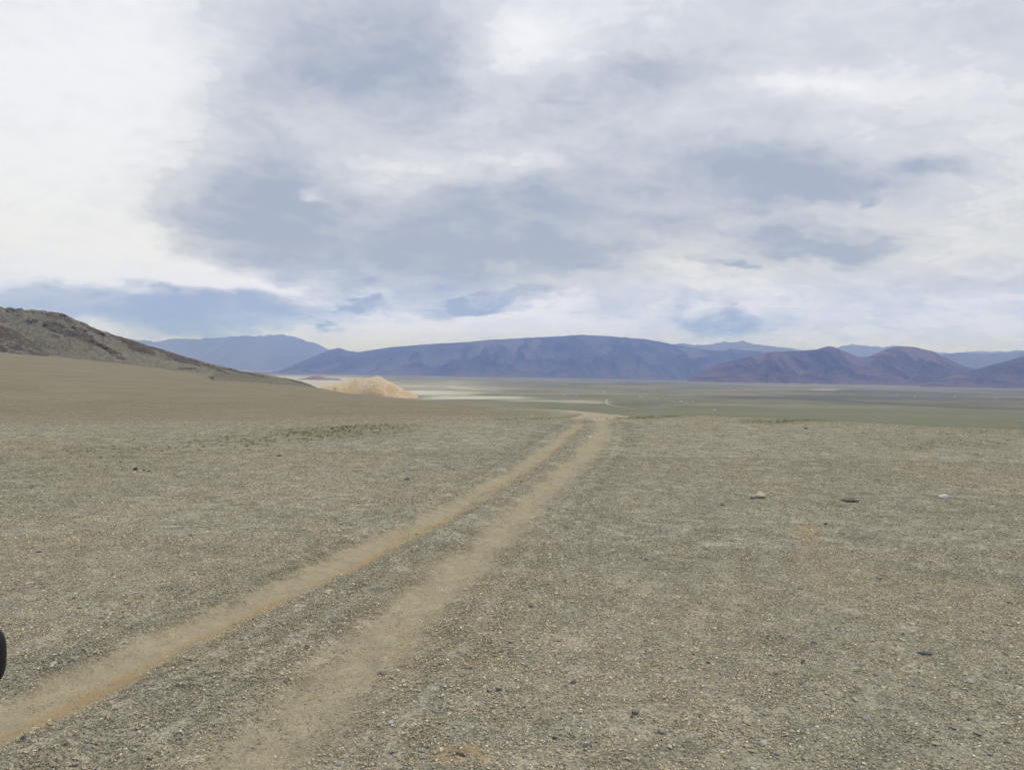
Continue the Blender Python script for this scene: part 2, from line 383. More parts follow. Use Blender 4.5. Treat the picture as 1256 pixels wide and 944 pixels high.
# ------------------------------------------------------------------ ground sheet
az = np.radians(np.concatenate([np.arange(-180, -44, 4.0), np.arange(-44, 44, .155), np.arange(44, 180, 4.0)]))
rr = np.concatenate([[.02], np.exp(np.arange(math.log(.6), math.log(45000), .0150)), [45000.0]])
A, RR = np.meshgrid(az, rr)
GX, GY = (RR * np.sin(A)).ravel(), (RR * np.cos(A)).ravel()
rut, och, dep = track_masks(GX, GY)
GZ = base_z(GX, GY) + micro_z(GX, GY, dep)
ppx, ppy = project(GX, GY, GZ)
infront = GY > 2
def el(px, py, rx, ry, soft=.5):
    D = np.hypot((ppx - px) / rx, (ppy - py) / ry); return (1 - sstep(D, 1 - soft, 1 + soft)) * infront
wob = (fbm(GX * .15, GY * .15, 4, 51) - .5)
fan = sstep(RR.ravel() + wob * 30, 30, 110) * infront * (1 - sstep(ppx, 560, 720)) * (RR.ravel() < 2500)
valley = sstep(RR.ravel(), 300, 900) * (1 - fan * (RR.ravel() < 900))
wv = (fbm(GX * .002, GY * .0012, 5, 71) - .5)
far = RR.ravel() > 420
py2 = ppy + wv * 9
def band(x0, x1, y0, y1, fx=60, fy=2.0, sl=0.0):
    py2 = ppy + wv * 11 + (fbm(GX * .006, GY * .003, 4, 73) - .5) * 4 - sl * (ppx - x0)
    return sstep(ppx + wv * 120, x0 - fx, x0 + fx) * (1 - sstep(ppx + wv * 120, x1 - fx, x1 + fx)) * sstep(py2, y0 - fy, y0 + fy) * (1 - sstep(py2, y1 - fy, y1 + fy)) * infront * far
sand = np.maximum.reduce([band(330, 470, 462, 480, 30, 3) * .8 * (RR.ravel() > 1200), band(330, 640, 464, 493, 90, 6) * .5 * (RR.ravel() > 1200), band(560, 800, 476, 497, 90, 5) * .33 * (RR.ravel() > 1200), band(470, 600, 473.5, 476.5, 50, 2.0) * .75, band(470, 600, 480, 487, 60, 2.5) * 1.0,
                          band(540, 680, 487, 493, 60, 2.2) * .95, band(620, 780, 492, 496, 60, 2.2) * .6, band(560, 760, 470, 474, 60, 2) * .25,
                          band(760, 1000, 498, 501, 60, 1) * .35, band(1010, 1050, 477, 479, 12, .7) * .8, band(720, 900, 484, 487, 40, 1) * .3])
lane_d = np.full(GX.shape, 1e6); ln_ = (RR.ravel() > 36) & (RR.ravel() < 400) & infront
lane_d[ln_] = dist_line(GX[ln_], GY[ln_], TN)[0]
sand = np.maximum(sand, (1 - sstep(lane_d, .9, 2.2)) * .75)
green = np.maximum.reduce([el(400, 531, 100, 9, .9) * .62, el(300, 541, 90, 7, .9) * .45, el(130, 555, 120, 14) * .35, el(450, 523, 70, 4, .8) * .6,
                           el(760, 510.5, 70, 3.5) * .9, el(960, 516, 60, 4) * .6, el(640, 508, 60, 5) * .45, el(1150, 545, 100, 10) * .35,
                           band(700, 1300, 488, 500, 70, 3) * .6, band(820, 1300, 500, 530, 80, 4) * .75, band(640, 800, 496, 508, 40, 2) * .8,  # first band: cloud shade over the valley painted as darker green ground
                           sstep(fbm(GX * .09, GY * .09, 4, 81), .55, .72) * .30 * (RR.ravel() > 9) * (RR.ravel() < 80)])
darkm = np.maximum.reduce([band(-400, 900, 456 + 0, 458.8, 80, .8) * 0, band(880, 1300, 486, 491, 60, 1.5) * .55, band(690, 800, 468, 471.5, 30, 1) * .5,  # dark valley bands: painted cloud shade as well as river and tree lines
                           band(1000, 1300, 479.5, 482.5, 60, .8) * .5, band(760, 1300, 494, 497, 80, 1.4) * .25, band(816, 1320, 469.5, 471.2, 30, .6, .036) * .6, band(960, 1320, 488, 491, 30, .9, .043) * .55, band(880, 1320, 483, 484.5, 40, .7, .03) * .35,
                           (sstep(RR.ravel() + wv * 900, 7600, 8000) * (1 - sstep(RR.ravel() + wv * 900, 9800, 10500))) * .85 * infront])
och = np.maximum.reduce([och, el(990, 655, 20, 16, .6) * .9, el(1130, 714, 50, 12, .7) * .5, el(1035, 690, 25, 10, .6) * .5, el(565, 925, 50, 16, .6) * .8,
                         el(505, 800, 26, 40, .6) * .55, el(1010, 930, 26, 10, .7) * .5, el(1060, 835, 60, 9, .8) * .35, el(730, 710, 16, 9, .6) * .5,
                         el(765, 785, 26, 8, .6) * .5, el(1205, 755, 25, 8, .6) * .4, el(1200, 910, 40, 12, .7) * .3])
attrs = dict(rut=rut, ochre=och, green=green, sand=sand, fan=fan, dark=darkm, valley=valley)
FQ = grid_faces(len(rr), len(az), True)[:, ::-1]
trk = (rut > .12)[FQ].any(1)
V = np.stack([GX, GY, GZ], 1)
def sub_mesh(name, sel):
    f = FQ[sel]; ids, inv_ = np.unique(f, return_inverse=True)
    return np_mesh(name, V[ids], inv_.reshape(f.shape), {k: v[ids] for k, v in attrs.items()})
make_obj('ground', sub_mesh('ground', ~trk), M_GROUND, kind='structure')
V0 = V
def strip(pp, wid, lift):
    Q = smooth_line(polyline(pp), 60); e = np.gradient(Q, axis=0); e /= np.linalg.norm(e, axis=1)[:, None]
    nrm = np.stack([e[:, 1], -e[:, 0]], 1); rows = []
    for k in (-1, 0, 1):
        P_ = Q + nrm * k * wid / 2 * (.7 + .6 * fbm(Q[:, 0] * .02, Q[:, 1] * .02, 2, 5))[:, None]
        rows.append(np.column_stack([P_, base_z(P_[:, 0], P_[:, 1]) + lift]))
    VV = np.stack(rows, 1).reshape(-1, 3); z1 = np.ones(len(VV)); z0 = z1 * 0
    return np_mesh('dirt_track', VV, grid_faces(60, 3)[:, ::-1], dict(rut=z1, ochre=z0, green=z0, sand=z1, fan=z0, dark=z0, valley=z1))
make_obj('dirt_track', sub_mesh('dirt_track', trk), M_GROUND, kind='structure')
make_obj('dirt_track', strip([(745, 490), (743, 493.5), (747, 496.5), (757, 499), (770, 501.2), (787, 503.6)], 5, .5), M_GROUND, kind='structure')
def gz1(x, y):
    x = np.atleast_1d(np.asarray(x, float)); y = np.atleast_1d(np.asarray(y, float))
    _, _, dp = track_masks(x, y); return base_z(x, y) + micro_z(x, y, dp)

# ------------------------------------------------------------------ hills and mountains
def prof(P, x):
    P = np.array(P, float); k = np.argsort(P[:, 0]); return np.interp(x, P[k, 0], P[k, 1])
def rock_material(name, c1, c2, c3, s, bs, bd, rockattr=False, tv=.38):
    m, n, b = material(name); P = n.pos()
    a = n.noise(P, s, 7, .62); e = n.noise(n.vm('ADD', P, (900, 400, 0)), s * 6, 6, .68)
    col = n.mix(n.mr(a, .36, .64), C4(c1), C4(c2))
    if rockattr:
        r = n.attr('rock'); f2 = n.noise(n.vm('MULTIPLY', P, (1, .6, 1.8)), s * 14, 7, .72)
        rm = n.mr(n.math('ADD', n.math('MULTIPLY', r, .62), n.math('ADD', n.math('MULTIPLY', n.math('SUBTRACT', e, .5), 1.3), n.math('MULTIPLY', n.math('SUBTRACT', f2, .5), 1.5))), .34, .52)
        col = n.mix(n.math('MULTIPLY', rm, .92), col, C4(c3))
    else:
        sc = n.math('ADD', n.attr('scree_shading'), n.math('MULTIPLY', n.math('SUBTRACT', e, .5), 1.2))
        col = n.mix(n.mr(sc, .2, 1.1), col, C4(c3))  # relief and foot haze are put into the rock colour along with scree
    t = n.mr(n.noise(P, s * 22, 6, .8), .32, .68, 1 - tv, 1 + tv, False)
    col = n.mix(1.0, col, n.comb(t, t, t), 'MULTIPLY')
    n.l.new(col, b.inputs['Base Color'])
    bump(n, b, n.noise(P, s * 9, 8, .7), bs, bd)
    return m

def ridge(name, mat, sky_p, base_p, Yb, Yc, x0, x1, nx, nt, gully, gs, seed, back=1.0, rough=0.0, shape=1.25, crest_n=0.0, rockf=None, sink=3.0, bury=.6):
    """A ridge standing from its foot (depth Yb) to its crest (depth Yc), crest heights as measured, gullies running down its face."""
    xs = np.linspace(x0, x1, nx); ts = np.concatenate([np.linspace(-.06, 1, nt), 1 + np.linspace(0, back, max(10, nt // 4))[1:]])
    X_, T_ = np.meshgrid(xs, ts)
    sky_y = prof(sky_p, X_); base_y = prof(base_p, X_)
    dS = pdir(X_, sky_y); dB = pdir(X_, base_y)
    u = dB[..., 0]
    wy = (fbm(X_ * .012 + seed, T_ * 0 + 2.2, 3, seed) - .5)
    yb = Yb * (1 + .10 * wy); yc = Yc * (1 + .06 * (fbm(X_ * .01 + 40 + seed, T_ * 0, 3, seed + 3) - .5))
    Y_ = yb + T_ * (yc - yb)
    zb = base_z(u * yb, yb) - bury; zc = CAMH + dS[..., 2] * yc
    gl = base_z(u * Y_, Y_) - bury; gc = base_z(u * yc, yc) - bury
    hgt = np.maximum(zc - gc, 0); zc = gc + hgt
    tt = np.clip(T_, 0, 1)
    s = tt ** shape * (1.0 - .0) 
    wx = u * Y_; L = Yc * 60 / FPX
    gx = wx / (L * gs); gy = Y_ / (L * gs * 3.2)
    wrp = (fbm(gx * .6, gy * .9, 4, seed + 8) - .5) * 1.6
    g = ridged(gx + wrp, gy + wrp * .5, 6, seed + 11, .52)
    env = np.sin(np.pi * np.clip(tt, 0, 1) ** .8) 
    s = s + gully * (g - .62) * env
    if rough: s = s + rough * (fbm(wx / (L * .12), Y_ / (L * .12), 5, seed + 20, .6) - .5) * np.clip(env + .25, 0, 1)
    z = gl + hgt * np.minimum(s, 1.0 - .0 * tt)
    if crest_n:
        z = z + hgt * crest_n * (fbm(wx / (L * .10), Y_ / (L * .10), 4, seed + 33, .6) - .5) * sstep(tt, .5, 1)
    bk = T_ > 1
    z = np.where(bk, gl + hgt * (1 - ((T_ - 1) / back) ** 1.2 * 1.05) - .5 * (T_ - 1), z)
    z = np.where(T_ < 0, base_z(u * Y_, Y_) - bury + T_ * sink * 16, z)
    at = {'scree_shading': np.clip((.78 - g) * 2.6 + .75 * (1 - tt) ** 2, 0, 1.3).ravel()}  # paler gullies and foot: scree, plus relief shading and base haze painted in
    if rockf is not None:
        px_, py_ = project(wx, Y_, z); at['rock'] = rockf(px_, py_, wx, Y_, tt).ravel()
    me = np_mesh(name, np.stack([wx, Y_, z], -1).reshape(-1, 3), grid_faces(len(ts), nx), at)
    return make_obj(name, me, mat, kind='structure')

M_FAR = rock_material('far_mountain_rock', (.085, .070, .062), (.050, .045, .043), (.115, .090, .078), .0011, .8, 40)
M_MID = rock_material('mountain_rock', (.066, .050, .045), (.032, .026, .026), (.155, .118, .102), .0022, 1.0, 90)
M_NEAR = rock_material('bare_mountain_rock', (.150, .100, .078), (.070, .050, .043), (.230, .160, .125), .0026, 1.0, 90)
M_HILL = rock_material('hill_rock', (.195, .182, .132), (.245, .222, .165), (.105, .086, .064), .02, 1.0, 3.5, True)
M_SAND = rock_material('sand_hill_earth', (.52, .42, .27), (.58, .49, .34), (.50, .36, .20), .02, .5, 2.0, tv=.13)
M_RED = rock_material('reddish_rock', (.24, .18, .15), (.30, .23, .19), (.18, .13, .11), .03, .5, 1.2)

BASE = [(-700, 440), (0, 452), (250, 457.5), (500, 461), (800, 464.5), (1000, 468), (1256, 474), (2000, 487)]
def shift(P, d): return [(a, b + d) for a, b in P]
ridge('mountain_range', M_FAR, [(-700, 425), (-300, 405), (0, 400), (100, 408), (190, 419), (215, 415.5), (245, 415.5), (280, 413), (303, 411.5), (325, 411.5), (343, 410),
      (360, 413.5), (385, 421), (405, 429), (440, 437), (520, 445), (620, 452)], shift(BASE, -3), 17000, 20000, -600, 640, 420, 60, .40, .5, 101, crest_n=.10)
ridge('mountain_range', M_FAR, [(640, 440), (760, 426), (835, 421.5), (862, 423.5), (890, 419.3), (908, 418.3), (930, 422.5), (985, 429), (1010, 431), (1030, 424.5), (1045, 422.3), (1078, 425.5),
      (1100, 424), (1150, 432), (1165, 433.5), (1200, 430.5), (1225, 431), (1256, 429.5), (1400, 420), (1700, 425), (2000, 440)], shift(BASE, -3), 16000, 19500, 600, 1980, 420, 60, .40, .5, 151, crest_n=.10)
ridge('mountain_range', M_MID, [(340, 455), (385, 437), (402, 429.5), (415, 426.5), (428, 430.5), (440, 431.5), (480, 425.5), (530, 421.5), (570, 419.5), (600, 416.5), (640, 414.5), (690, 412),
      (710, 410.2), (745, 412), (790, 415.5), (830, 423), (860, 428), (888, 430), (895, 427), (903, 429), (940, 431), (1000, 431), (1060, 440), (1120, 450), (1200, 460)],
      BASE, 9600, 12500, 335, 1210, 560, 110, .62, .40, 201, rough=.10, crest_n=.025)
ridge('mountain_range', M_NEAR, [(840, 468), (880, 446), (920, 437), (950, 431), (975, 430.5), (1000, 428.5), (1012, 424.8), (1020, 424.8), (1035, 431), (1052, 438), (1065, 437), (1085, 428.5), (1097, 425), (1105, 424),
      (1118, 425), (1140, 430), (1160, 439), (1180, 448), (1205, 456), (1240, 466), (1300, 474)],
      shift(BASE, 1), 6600, 7800, 842, 1296, 420, 110, .60, .38, 251, rough=.12, crest_n=.03)
ridge('mountain_range', M_FAR, [(1100, 455), (1150, 436), (1175, 432), (1200, 434), (1230, 433), (1260, 430), (1330, 424), (1500, 430), (1700, 450)],
      BASE, 11500, 13200, 1100, 1690, 300, 60, .35, .55, 301, rough=.05)
ridge('mountain_range', M_NEAR, [(1130, 470), (1165, 461), (1195, 453), (1225, 445), (1253, 437), (1300, 424), (1380, 412), (1500, 415), (1700, 430), (2000, 460)],
      shift(BASE, 2), 5600, 6600, 1130, 1990, 420, 90, .60, .4, 351, rough=.12, crest_n=.03)

def rock_left(px, py, wx, Y, tt):
    n = fbm(wx * .012 + 3, Y * .012 + py * .03, 5, 77)
    def e(cx, cy_, rx, ry, rot=0):
        a = (px - cx) * math.cos(rot) + (py - cy_) * math.sin(rot); b = -(px - cx) * math.sin(rot) + (py - cy_) * math.cos(rot)
        return 1 - sstep(np.hypot(a / rx, b / ry), .5, 1.3)
    r = np.maximum.reduce([e(70, 387, 30, 5, .15), e(90, 397, 28, 4, .6), e(38, 394, 11, 5), e(18, 380, 12, 3), e(80, 405, 40, 9, .3), e(105, 415, 26, 6, .5),
                           e(130, 427, 26, 4, .45), e(110, 402, 30, 3.5, .5), e(160, 421, 40, 3, .42), e(165, 425, 18, 6, .5), e(180, 430, 14, 4, .4), e(215, 437, 45, 2.5, .36),
                           e(218, 440, 18, 4, .3), e(250, 447, 40, 2, .35), e(145, 438, 16, 2.5, .3), e(300, 457, 50, 1.6, .2), e(350, 463, 40, 2, .3), e(230, 452, 16, 1.6)])
    return np.clip(r * .95 + (n - .5) * .7, 0, 1)
LSKY = [(-420, 350), (-200, 362), (-60, 371), (3, 377.5), (25, 379.5), (45, 381.5), (62, 382.3), (75, 384), (95, 393.5), (112, 400.5), (130, 407.5), (150, 414), (165, 418.5), (185, 425), (205, 430.5), (240, 441), (268, 448.8),
        (285, 452), (300, 457), (312, 463)]
LBASE = [(-420, 415), (-200, 418), (0, 432), (60, 439), (100, 442), (180, 450), (240, 455), (300, 461), (360, 468), (392, 474)]
H1 = ridge('rocky_hill', M_HILL, LSKY, LBASE, 650, 880, -420, 312, 760, 190, .42, .5, 401, rough=.28, shape=1.0, crest_n=.15, rockf=rock_left, sink=.4)
ridge('rocky_hill', M_HILL, [(262, 453), (280, 453.5), (305, 456.6), (330, 460.2), (352, 464), (370, 468), (380, 471), (390, 476), (398, 482)], LBASE, 430, 520, 262, 398, 240, 60, .30, .5, 431, rough=.3, shape=.8, crest_n=.25, rockf=rock_left, sink=.2, bury=.3)
ridge('rocky_hill', M_HILL, [(-420, 365), (-200, 372), (-80, 381), (-20, 391), (3, 397), (12, 401), (25, 409), (38, 417.5), (48, 424), (58, 432)],
      [(-420, 420), (0, 433), (60, 440)], 610, 700, -420, 60, 380, 90, (.35), .5, 451, rough=.34, shape=.9, crest_n=.12,
      rockf=lambda px, py, wx, Y, tt: np.clip(1.05 + (fbm(wx * .03, Y * .03, 5, 88) - .5) * 1.6, 0, 1), sink=.4)
ridge('sand_hill', M_SAND, [(392, 473), (410, 470), (425, 467.5), (437, 464), (447, 463.2), (455, 462.6), (462, 460.5), (468, 462.5), (473, 466), (481, 470), (494, 476.5), (503, 481), (510, 484.5), (516, 488)],
      [(390, 484), (440, 485.5), (516, 490)], 1400, 1500, 393, 515, 260, 90, (.55), .30, 501, rough=.16, shape=.75, sink=.5)
ridge('reddish_mound', M_RED, [(365, 464.5), (376, 463.2), (384, 461.3), (392, 461), (399, 462.8), (412, 463.3), (420, 465)],
      [(360, 466), (425, 467.5)], 3650, 3760, 365, 419, 120, 40, .3, .3, 551, rough=.15, shape=.8, sink=.3)

# ------------------------------------------------------------------ stones
def stone_material(name, c, var=.25):
    m, n, b = material(name); P = n.n.new('ShaderNodeTexCoord').outputs['Object']
    a = n.noise(P, 6, 6, .65)
    t = n.mr(a, .3, .7, 1 - var, 1 + var, False)
    col = n.mix(1.0, C4(c), n.comb(t, t, t), 'MULTIPLY')
    col = n.mix(n.mr(n.noise(P, 2.5, 4), .55, .75, 0, .15 if c[0] > .6 else .5), col, C4((.26, .21, .14)))
    n.l.new(col, b.inputs['Base Color']); b.inputs['Roughness'].default_value = .85
    bump(n, b, n.noise(P, 5, 6, .7), .35, .05)
    return m
def hull(r, npt, flat=.6, jag=.3):
    bm = bmesh.new()
    for k in range(npt):
        v = Vector((r.gauss(0, 1), r.gauss(0, 1), r.gauss(0, 1))).normalized() * (1 - jag * r.random())
        bm.verts.new((v.x * (1.0), v.y * .8, v.z * flat))
    res = bmesh.ops.convex_hull(bm, input=bm.verts)
    bmesh.ops.delete(bm, geom=[g for g in res['geom_interior'] if isinstance(g, bmesh.types.BMVert)], context='VERTS')
    return bm
def stone_mesh(name, seed, mat, npt=18, flat=.6, jag=.3, bev=.10):
    r = random.Random(seed); bm = hull(r, npt, flat, jag)
    bmesh.ops.dissolve_limit(bm, angle_limit=math.radians(14), verts=bm.verts[:], edges=bm.edges[:])
    bmesh.ops.bevel(bm, geom=bm.edges[:], offset=bev * .5, segments=2, affect='EDGES', profile=.6)
    bmesh.ops.triangulate(bm, faces=bm.faces[:])
    me = bpy.data.meshes.new(name); bm.to_mesh(me); bm.free(); me.materials.append(mat); return me
MS = {'grey': stone_material('grey_stone', (.31, .30, .27)), 'dark': stone_material('dark_stone', (.13, .125, .11)), 'pale': stone_material('pale_stone', (.50, .47, .40)),
      'white': stone_material('white_stone', (.72, .70, .66), .12), 'tan': stone_material('tan_stone', (.48, .42, .31)), 'dung': stone_material('dried_dung', (.035, .028, .020)),
      'blue': stone_material('blue_grey_stone', (.13, .145, .15)), 'ochre': stone_material('ochre_clod', (.27, .195, .115))}
def stone(name, label, cat, px, py, wpx, mat, flat=.6, seed=0, rz=None, asp=1.0, tilt=0.0, group=None, npt=18, sink=.28):
    g = raycast(px, py); z = gz1(g[0], g[1])[0]
    s = wpx * .62 * g[1] / FPX
    me = stone_mesh(name, seed * 13 + 5, MS[mat], npt, flat)
    o = make_obj(name, me, None, label=label, category=cat)
    o.scale = (s, s * asp, s); o.location = (g[0], g[1], z + s * flat * (1 - 2 * sink) * .8)
    o.rotation_euler = (0, tilt, rz if rz is not None else random.Random(seed).uniform(-.6, .6))
    if group: o['group'] = group
    return o
NAMED = [
 ('rock', 'tan rock lying alone on open gravel with a dark chip at its foot', 'rock', 932, 612, 19, 'tan', .55, 1, .1),
 ('rock', 'small dark chip touching the tan rock on open gravel', 'rock', 923, 613.5, 9, 'dark', .4, 2, .2),
 ('rock', 'long flat dark slab lying between the tan rock and the white rock', 'rock', 1045, 615, 24, 'dark', .22, 3, .12),
 ('rock', 'white rock lying alone on open gravel beyond the flat dark slab', 'rock', 1157, 610, 13, 'white', .5, 4, .2),
 ('rock', 'small white rock between the two wheel tracks near the crest', 'rock', 723.5, 537, 6.5, 'white', .5, 5, .1),
 ('rock', 'dark brown stone on gravel just beside the tan rock and its chip', 'rock', 886, 622, 8, 'dark', .5, 6, .3),
 ('rock', 'flat blue grey stone half sunk in coarse gravel', 'rock', 1134, 800, 18, 'blue', .35, 7, .1),
 ('rock', 'angular grey stone at the edge of the faint wheel track', 'rock', 471, 819, 15, 'grey', .55, 8, .5),
 ('rock', 'small grey stone just behind the angular grey stone by the track', 'rock', 482.5, 829, 8, 'grey', .55, 9, .2),
 ('clod', 'cracked ochre earth clod sitting in a bare orange patch', 'clod', 567, 928, 20, 'ochre', .4, 10, .1),
 ('rock', 'grey stone near the dusty end of the deep left wheel track', 'rock', 110, 913, 15, 'grey', .45, 11, .3),
 ('rock', 'pale flat stone on the lip of the ochre wheel track', 'rock', 513, 652, 8, 'pale', .3, 12, .4),
 ('rock', 'dark stone on the grey gravel above the ochre wheel track', 'rock', 499.5, 588, 8, 'dark', .4, 13, .1),
 ('rock', 'dark flat stone between the two wheel tracks', 'rock', 430, 729, 8, 'dark', .35, 14, .1),
 ('rock', 'dark stone beside the green tinted gravel patch', 'rock', 342, 560, 7, 'dark', .5, 15, .1),
 ('dung', 'largest black dried dung lump on sparse grassy gravel', 'dung', 166, 575, 7, 'dung', .6, 16, .1),
 ('dung', 'middle black dried dung lump beside the largest one', 'dung', 176.5, 575.5, 4, 'dung', .5, 17, .1),
 ('dung', 'flattest black dried dung lump at the end of the row', 'dung', 182, 576.5, 4, 'dung', .35, 18, .1),
 ('rock', 'dark stone on gravel behind the dried dung lumps', 'rock', 139, 548, 4, 'dark', .5, 19, .1),
 ('rock', 'pale chip in stony ground beside the dark vehicle mirror', 'rock', 52, 727, 9, 'pale', .5, 20, .3),
 ('rock', 'whitish stone in a cluster of pale stones left of the ochre track', 'rock', 36, 716, 10, 'pale', .5, 21, .6),
 ('rock', 'rough brown stone in coarse gravel between the wheel tracks', 'rock', 319, 804, 12, 'tan', .45, 22, .1),
 ('rock', 'dark brown stone on open gravel right of the faint track', 'rock', 998, 787, 9, 'dark', .35, 23, .1),
 ('rock', 'dark low stone on gravel beyond the flat blue grey stone', 'rock', 1232, 802, 9, 'dark', .3, 24, .1),
 ('rock', 'small dark stone on the grassy crest beyond open gravel', 'rock', 988, 525, 5, 'dark', .5, 25, .1),
]
for a in NAMED: stone(*a)

# medium loose stones, each one its own object
LBL = {'grey': 'small grey stone lying loose in the gravel', 'pale': 'small pale stone lying loose in the gravel',
       'dark': 'small dark stone lying loose in the gravel', 'tan': 'small tan stone lying loose in the gravel'}
PROTO = {k: [stone_mesh('loose_stone', 900 + 31 * i + len(k), MS[k], 14, .55) for i in range(4)] for k in LBL}
rs = random.Random(4)
pts = []
for k in range(900):
    px = rs.uniform(8, 1250); py = 545 + 395 * rs.random() ** .8
    g = raycast(px, py); pts.append((g[0], g[1]))
pts = np.array(pts); ru, oc, _ = track_masks(pts[:, 0], pts[:, 1]); zs = gz1(pts[:, 0], pts[:, 1])
cnt = 0
for (x, y), r_, z in zip(pts, ru, zs):
    if r_ > .3 or y > 16 or cnt >= 260: continue
    cnt += 1
    k = rs.choices(['grey', 'pale', 'dark', 'tan'], [.36, .36, .10, .18])[0]
    o = make_obj('loose_stone', rs.choice(PROTO[k]), None, label=LBL[k], category='stone', group=k + ' loose stones in the gravel')
    s = rs.uniform(.011, .029) * (1 + .3 * rs.random()) * (1 if y < 8 else 1.25)
    o.scale = (s * rs.uniform(.9, 1.3), s, s * rs.uniform(.6, 1)); o.location = (x, y, z + s * .28)
    o.rotation_euler = (rs.uniform(-.3, .3), rs.uniform(-.3, .3), rs.uniform(0, 6.28))

# rock outcrops on the hill, each found on its slope
from mathutils.bvhtree import BVHTree
bpy.context.view_layer.update()
hv = np.empty(len(H1.data.vertices) * 3, np.float32); H1.data.vertices.foreach_get('co', hv)
hp = np.empty(len(H1.data.polygons) * 4, np.int32); H1.data.polygons.foreach_get('vertices', hp)
tree = BVHTree.FromPolygons(hv.reshape(-1, 3).tolist(), hp.reshape(-1, 4).tolist())
M_CRAG = rock_material('crag_rock', (.125, .105, .080), (.090, .074, .056), (.150, .130, .100), .25, .9, .5, tv=.4)
def crag(seed):
    r = random.Random(seed); bm = bmesh.new()
    for k in range(7):                                   # a knot of fused angular blocks
        h_ = hull(r, 14, .75, .3); c_ = Vector((r.uniform(-.75, .75), r.uniform(-.35, .35), r.uniform(-.25, .15))); q_ = r.uniform(.3, .6)
        for v in h_.verts: v.co = v.co * q_ + c_
        t_ = bpy.data.meshes.new('t'); h_.to_mesh(t_); h_.free(); bm.from_mesh(t_); bpy.data.meshes.remove(t_)
    me = bpy.data.meshes.new('rock_outcrop'); bm.to_mesh(me); bm.free(); me.materials.append(M_CRAG); return me
CR = [crag(k) for k in range(6)]; ro = random.Random(12)
SPOTS = [(x, None) for x in range(8, 300, 7)] + [(38, 394), (33, 396), (44, 393), (62, 404), (74, 404), (84, 407), (92, 410), (101, 413), (110, 417), (118, 421), (126, 425), (135, 428), (96, 404), (88, 400), (104, 405),
         (150, 437), (160, 424), (168, 427), (176, 431), (182, 434), (205, 440), (214, 441), (222, 444), (70, 412), (60, 399), (114, 412), (142, 433), (230, 451), (196, 433), (25, 387), (14, 383)]
for px, py in SPOTS:
    top = py is None
    if top:
        if ro.random() < .25: continue
        px += ro.uniform(-3, 3); py = prof(LSKY, px) + ro.uniform(.6, 3.0)
    dd = Vector(pdir(px, py)); hit = tree.ray_cast(Vector((0, 0, CAMH)), dd.normalized())
    if hit[0] is None: continue
    o = make_obj('rock_outcrop', ro.choice(CR), None, category='outcrop', group='outcrops along the hill crest' if top else 'outcrops on the hill face',
                 label='dark rock outcrop breaking the crest line of the rocky hill' if top else 'dark brown rock outcrop jutting from the face of the rocky hill')
    sc = (ro.uniform(2.0, 4.2) if top else ro.uniform(2.6, 5.0)) * hit[0].y / 850
    o.location = hit[0]; o.scale = (sc * ro.uniform(1, 1.7), sc, sc * ro.uniform(.4, .7)); o.rotation_euler = (0, ro.uniform(.1, .4), ro.uniform(-.4, .4))

# gravel: clumps of pebbles spread over the terrace
def gravel_material():
    m, n, b = material('gravel_stone')
    c = n.attr('pcol', 'Vector'); t = n.attr('tint', 'Vector', 'INSTANCER')
    n.l.new(n.mix(1.0, c, t, 'MULTIPLY'), b.inputs['Base Color']); b.inputs['Roughness'].default_value = .85
    return m
M_GRAVEL = gravel_material()
PAL = [(.200, .190, .155), (.160, .155, .130), (.255, .225, .165), (.120, .120, .108), (.300, .275, .220), (.38, .36, .31), (.090, .088, .078), (.185, .185, .170), (.230, .190, .130), (.55, .53, .48)]
PWT = [22, 19, 15, 15, 8, 3.5, 11, 15, 7, 1.0]
def clump(seed, nst, rad, smin, smax):
    r = random.Random(seed); V_, F_, C_ = [], [], []
    for _ in range(nst):
        bm = hull(r, 9, .6, .35); a = r.uniform(0, 6.28); q_ = math.sqrt(r.random()) * rad
        s = smin * (smax / smin) ** (r.random() ** 1.8)
        M_ = Matrix.Translation((q_ * math.cos(a), q_ * math.sin(a), s * r.uniform(.0, .45))) @ Matrix.Rotation(r.uniform(0, 6.28), 4, 'Z') @ Matrix.Rotation(r.uniform(-.4, .4), 4, 'X') @ Matrix.Diagonal((s * r.uniform(.8, 1.3), s, s * r.uniform(.55, .95), 1))
        c = r.choices(PAL, PWT)[0]; j = r.uniform(1.85, 2.25); c = [m_ + .85 * (k_ - m_) for k_, m_ in zip(c, (.196, .182, .138))]
        bm.verts.ensure_lookup_table(); bm.verts.index_update(); o_ = len(V_)
        for v in bm.verts: V_.append((M_ @ v.co)[:]); C_.append([k * j for k in c])
        for f in bm.faces: F_.append([o_ + v.index for v in f.verts])
        bm.free()
    me = np_mesh('pebble_clump', np.array(V_), np.array(F_), {'pcol': np.array(C_)}, smooth=False)
    me.materials.append(M_GRAVEL); return me
gcol = bpy.data.collections.new('pebble_clumps')
for k in range(14):
    gcol.objects.link(bpy.data.objects.new('pebble_clump_%02d' % k, clump(k + 50, 34, .13, .0036, .0145)))
TD = TR[90] - TR[20]; TD = TD / np.linalg.norm(TD)
def lanes(x, y, seed):
    return fbm((x * TD[1] - y * TD[0]) * 1.1, (x * TD[0] + y * TD[1]) * .07, 4, seed)
GRASS = [(405, 531, 95, 8, .9), (310, 541, 95, 7, .6), (455, 522.5, 60, 4, .8), (140, 556, 110, 10, .3), (965, 516.5, 60, 3, .7), (1150, 546, 90, 7, .35), (1190, 530, 60, 4, .4), (640, 512, 50, 3, .5), (800, 511, 60, 2.5, .8)]
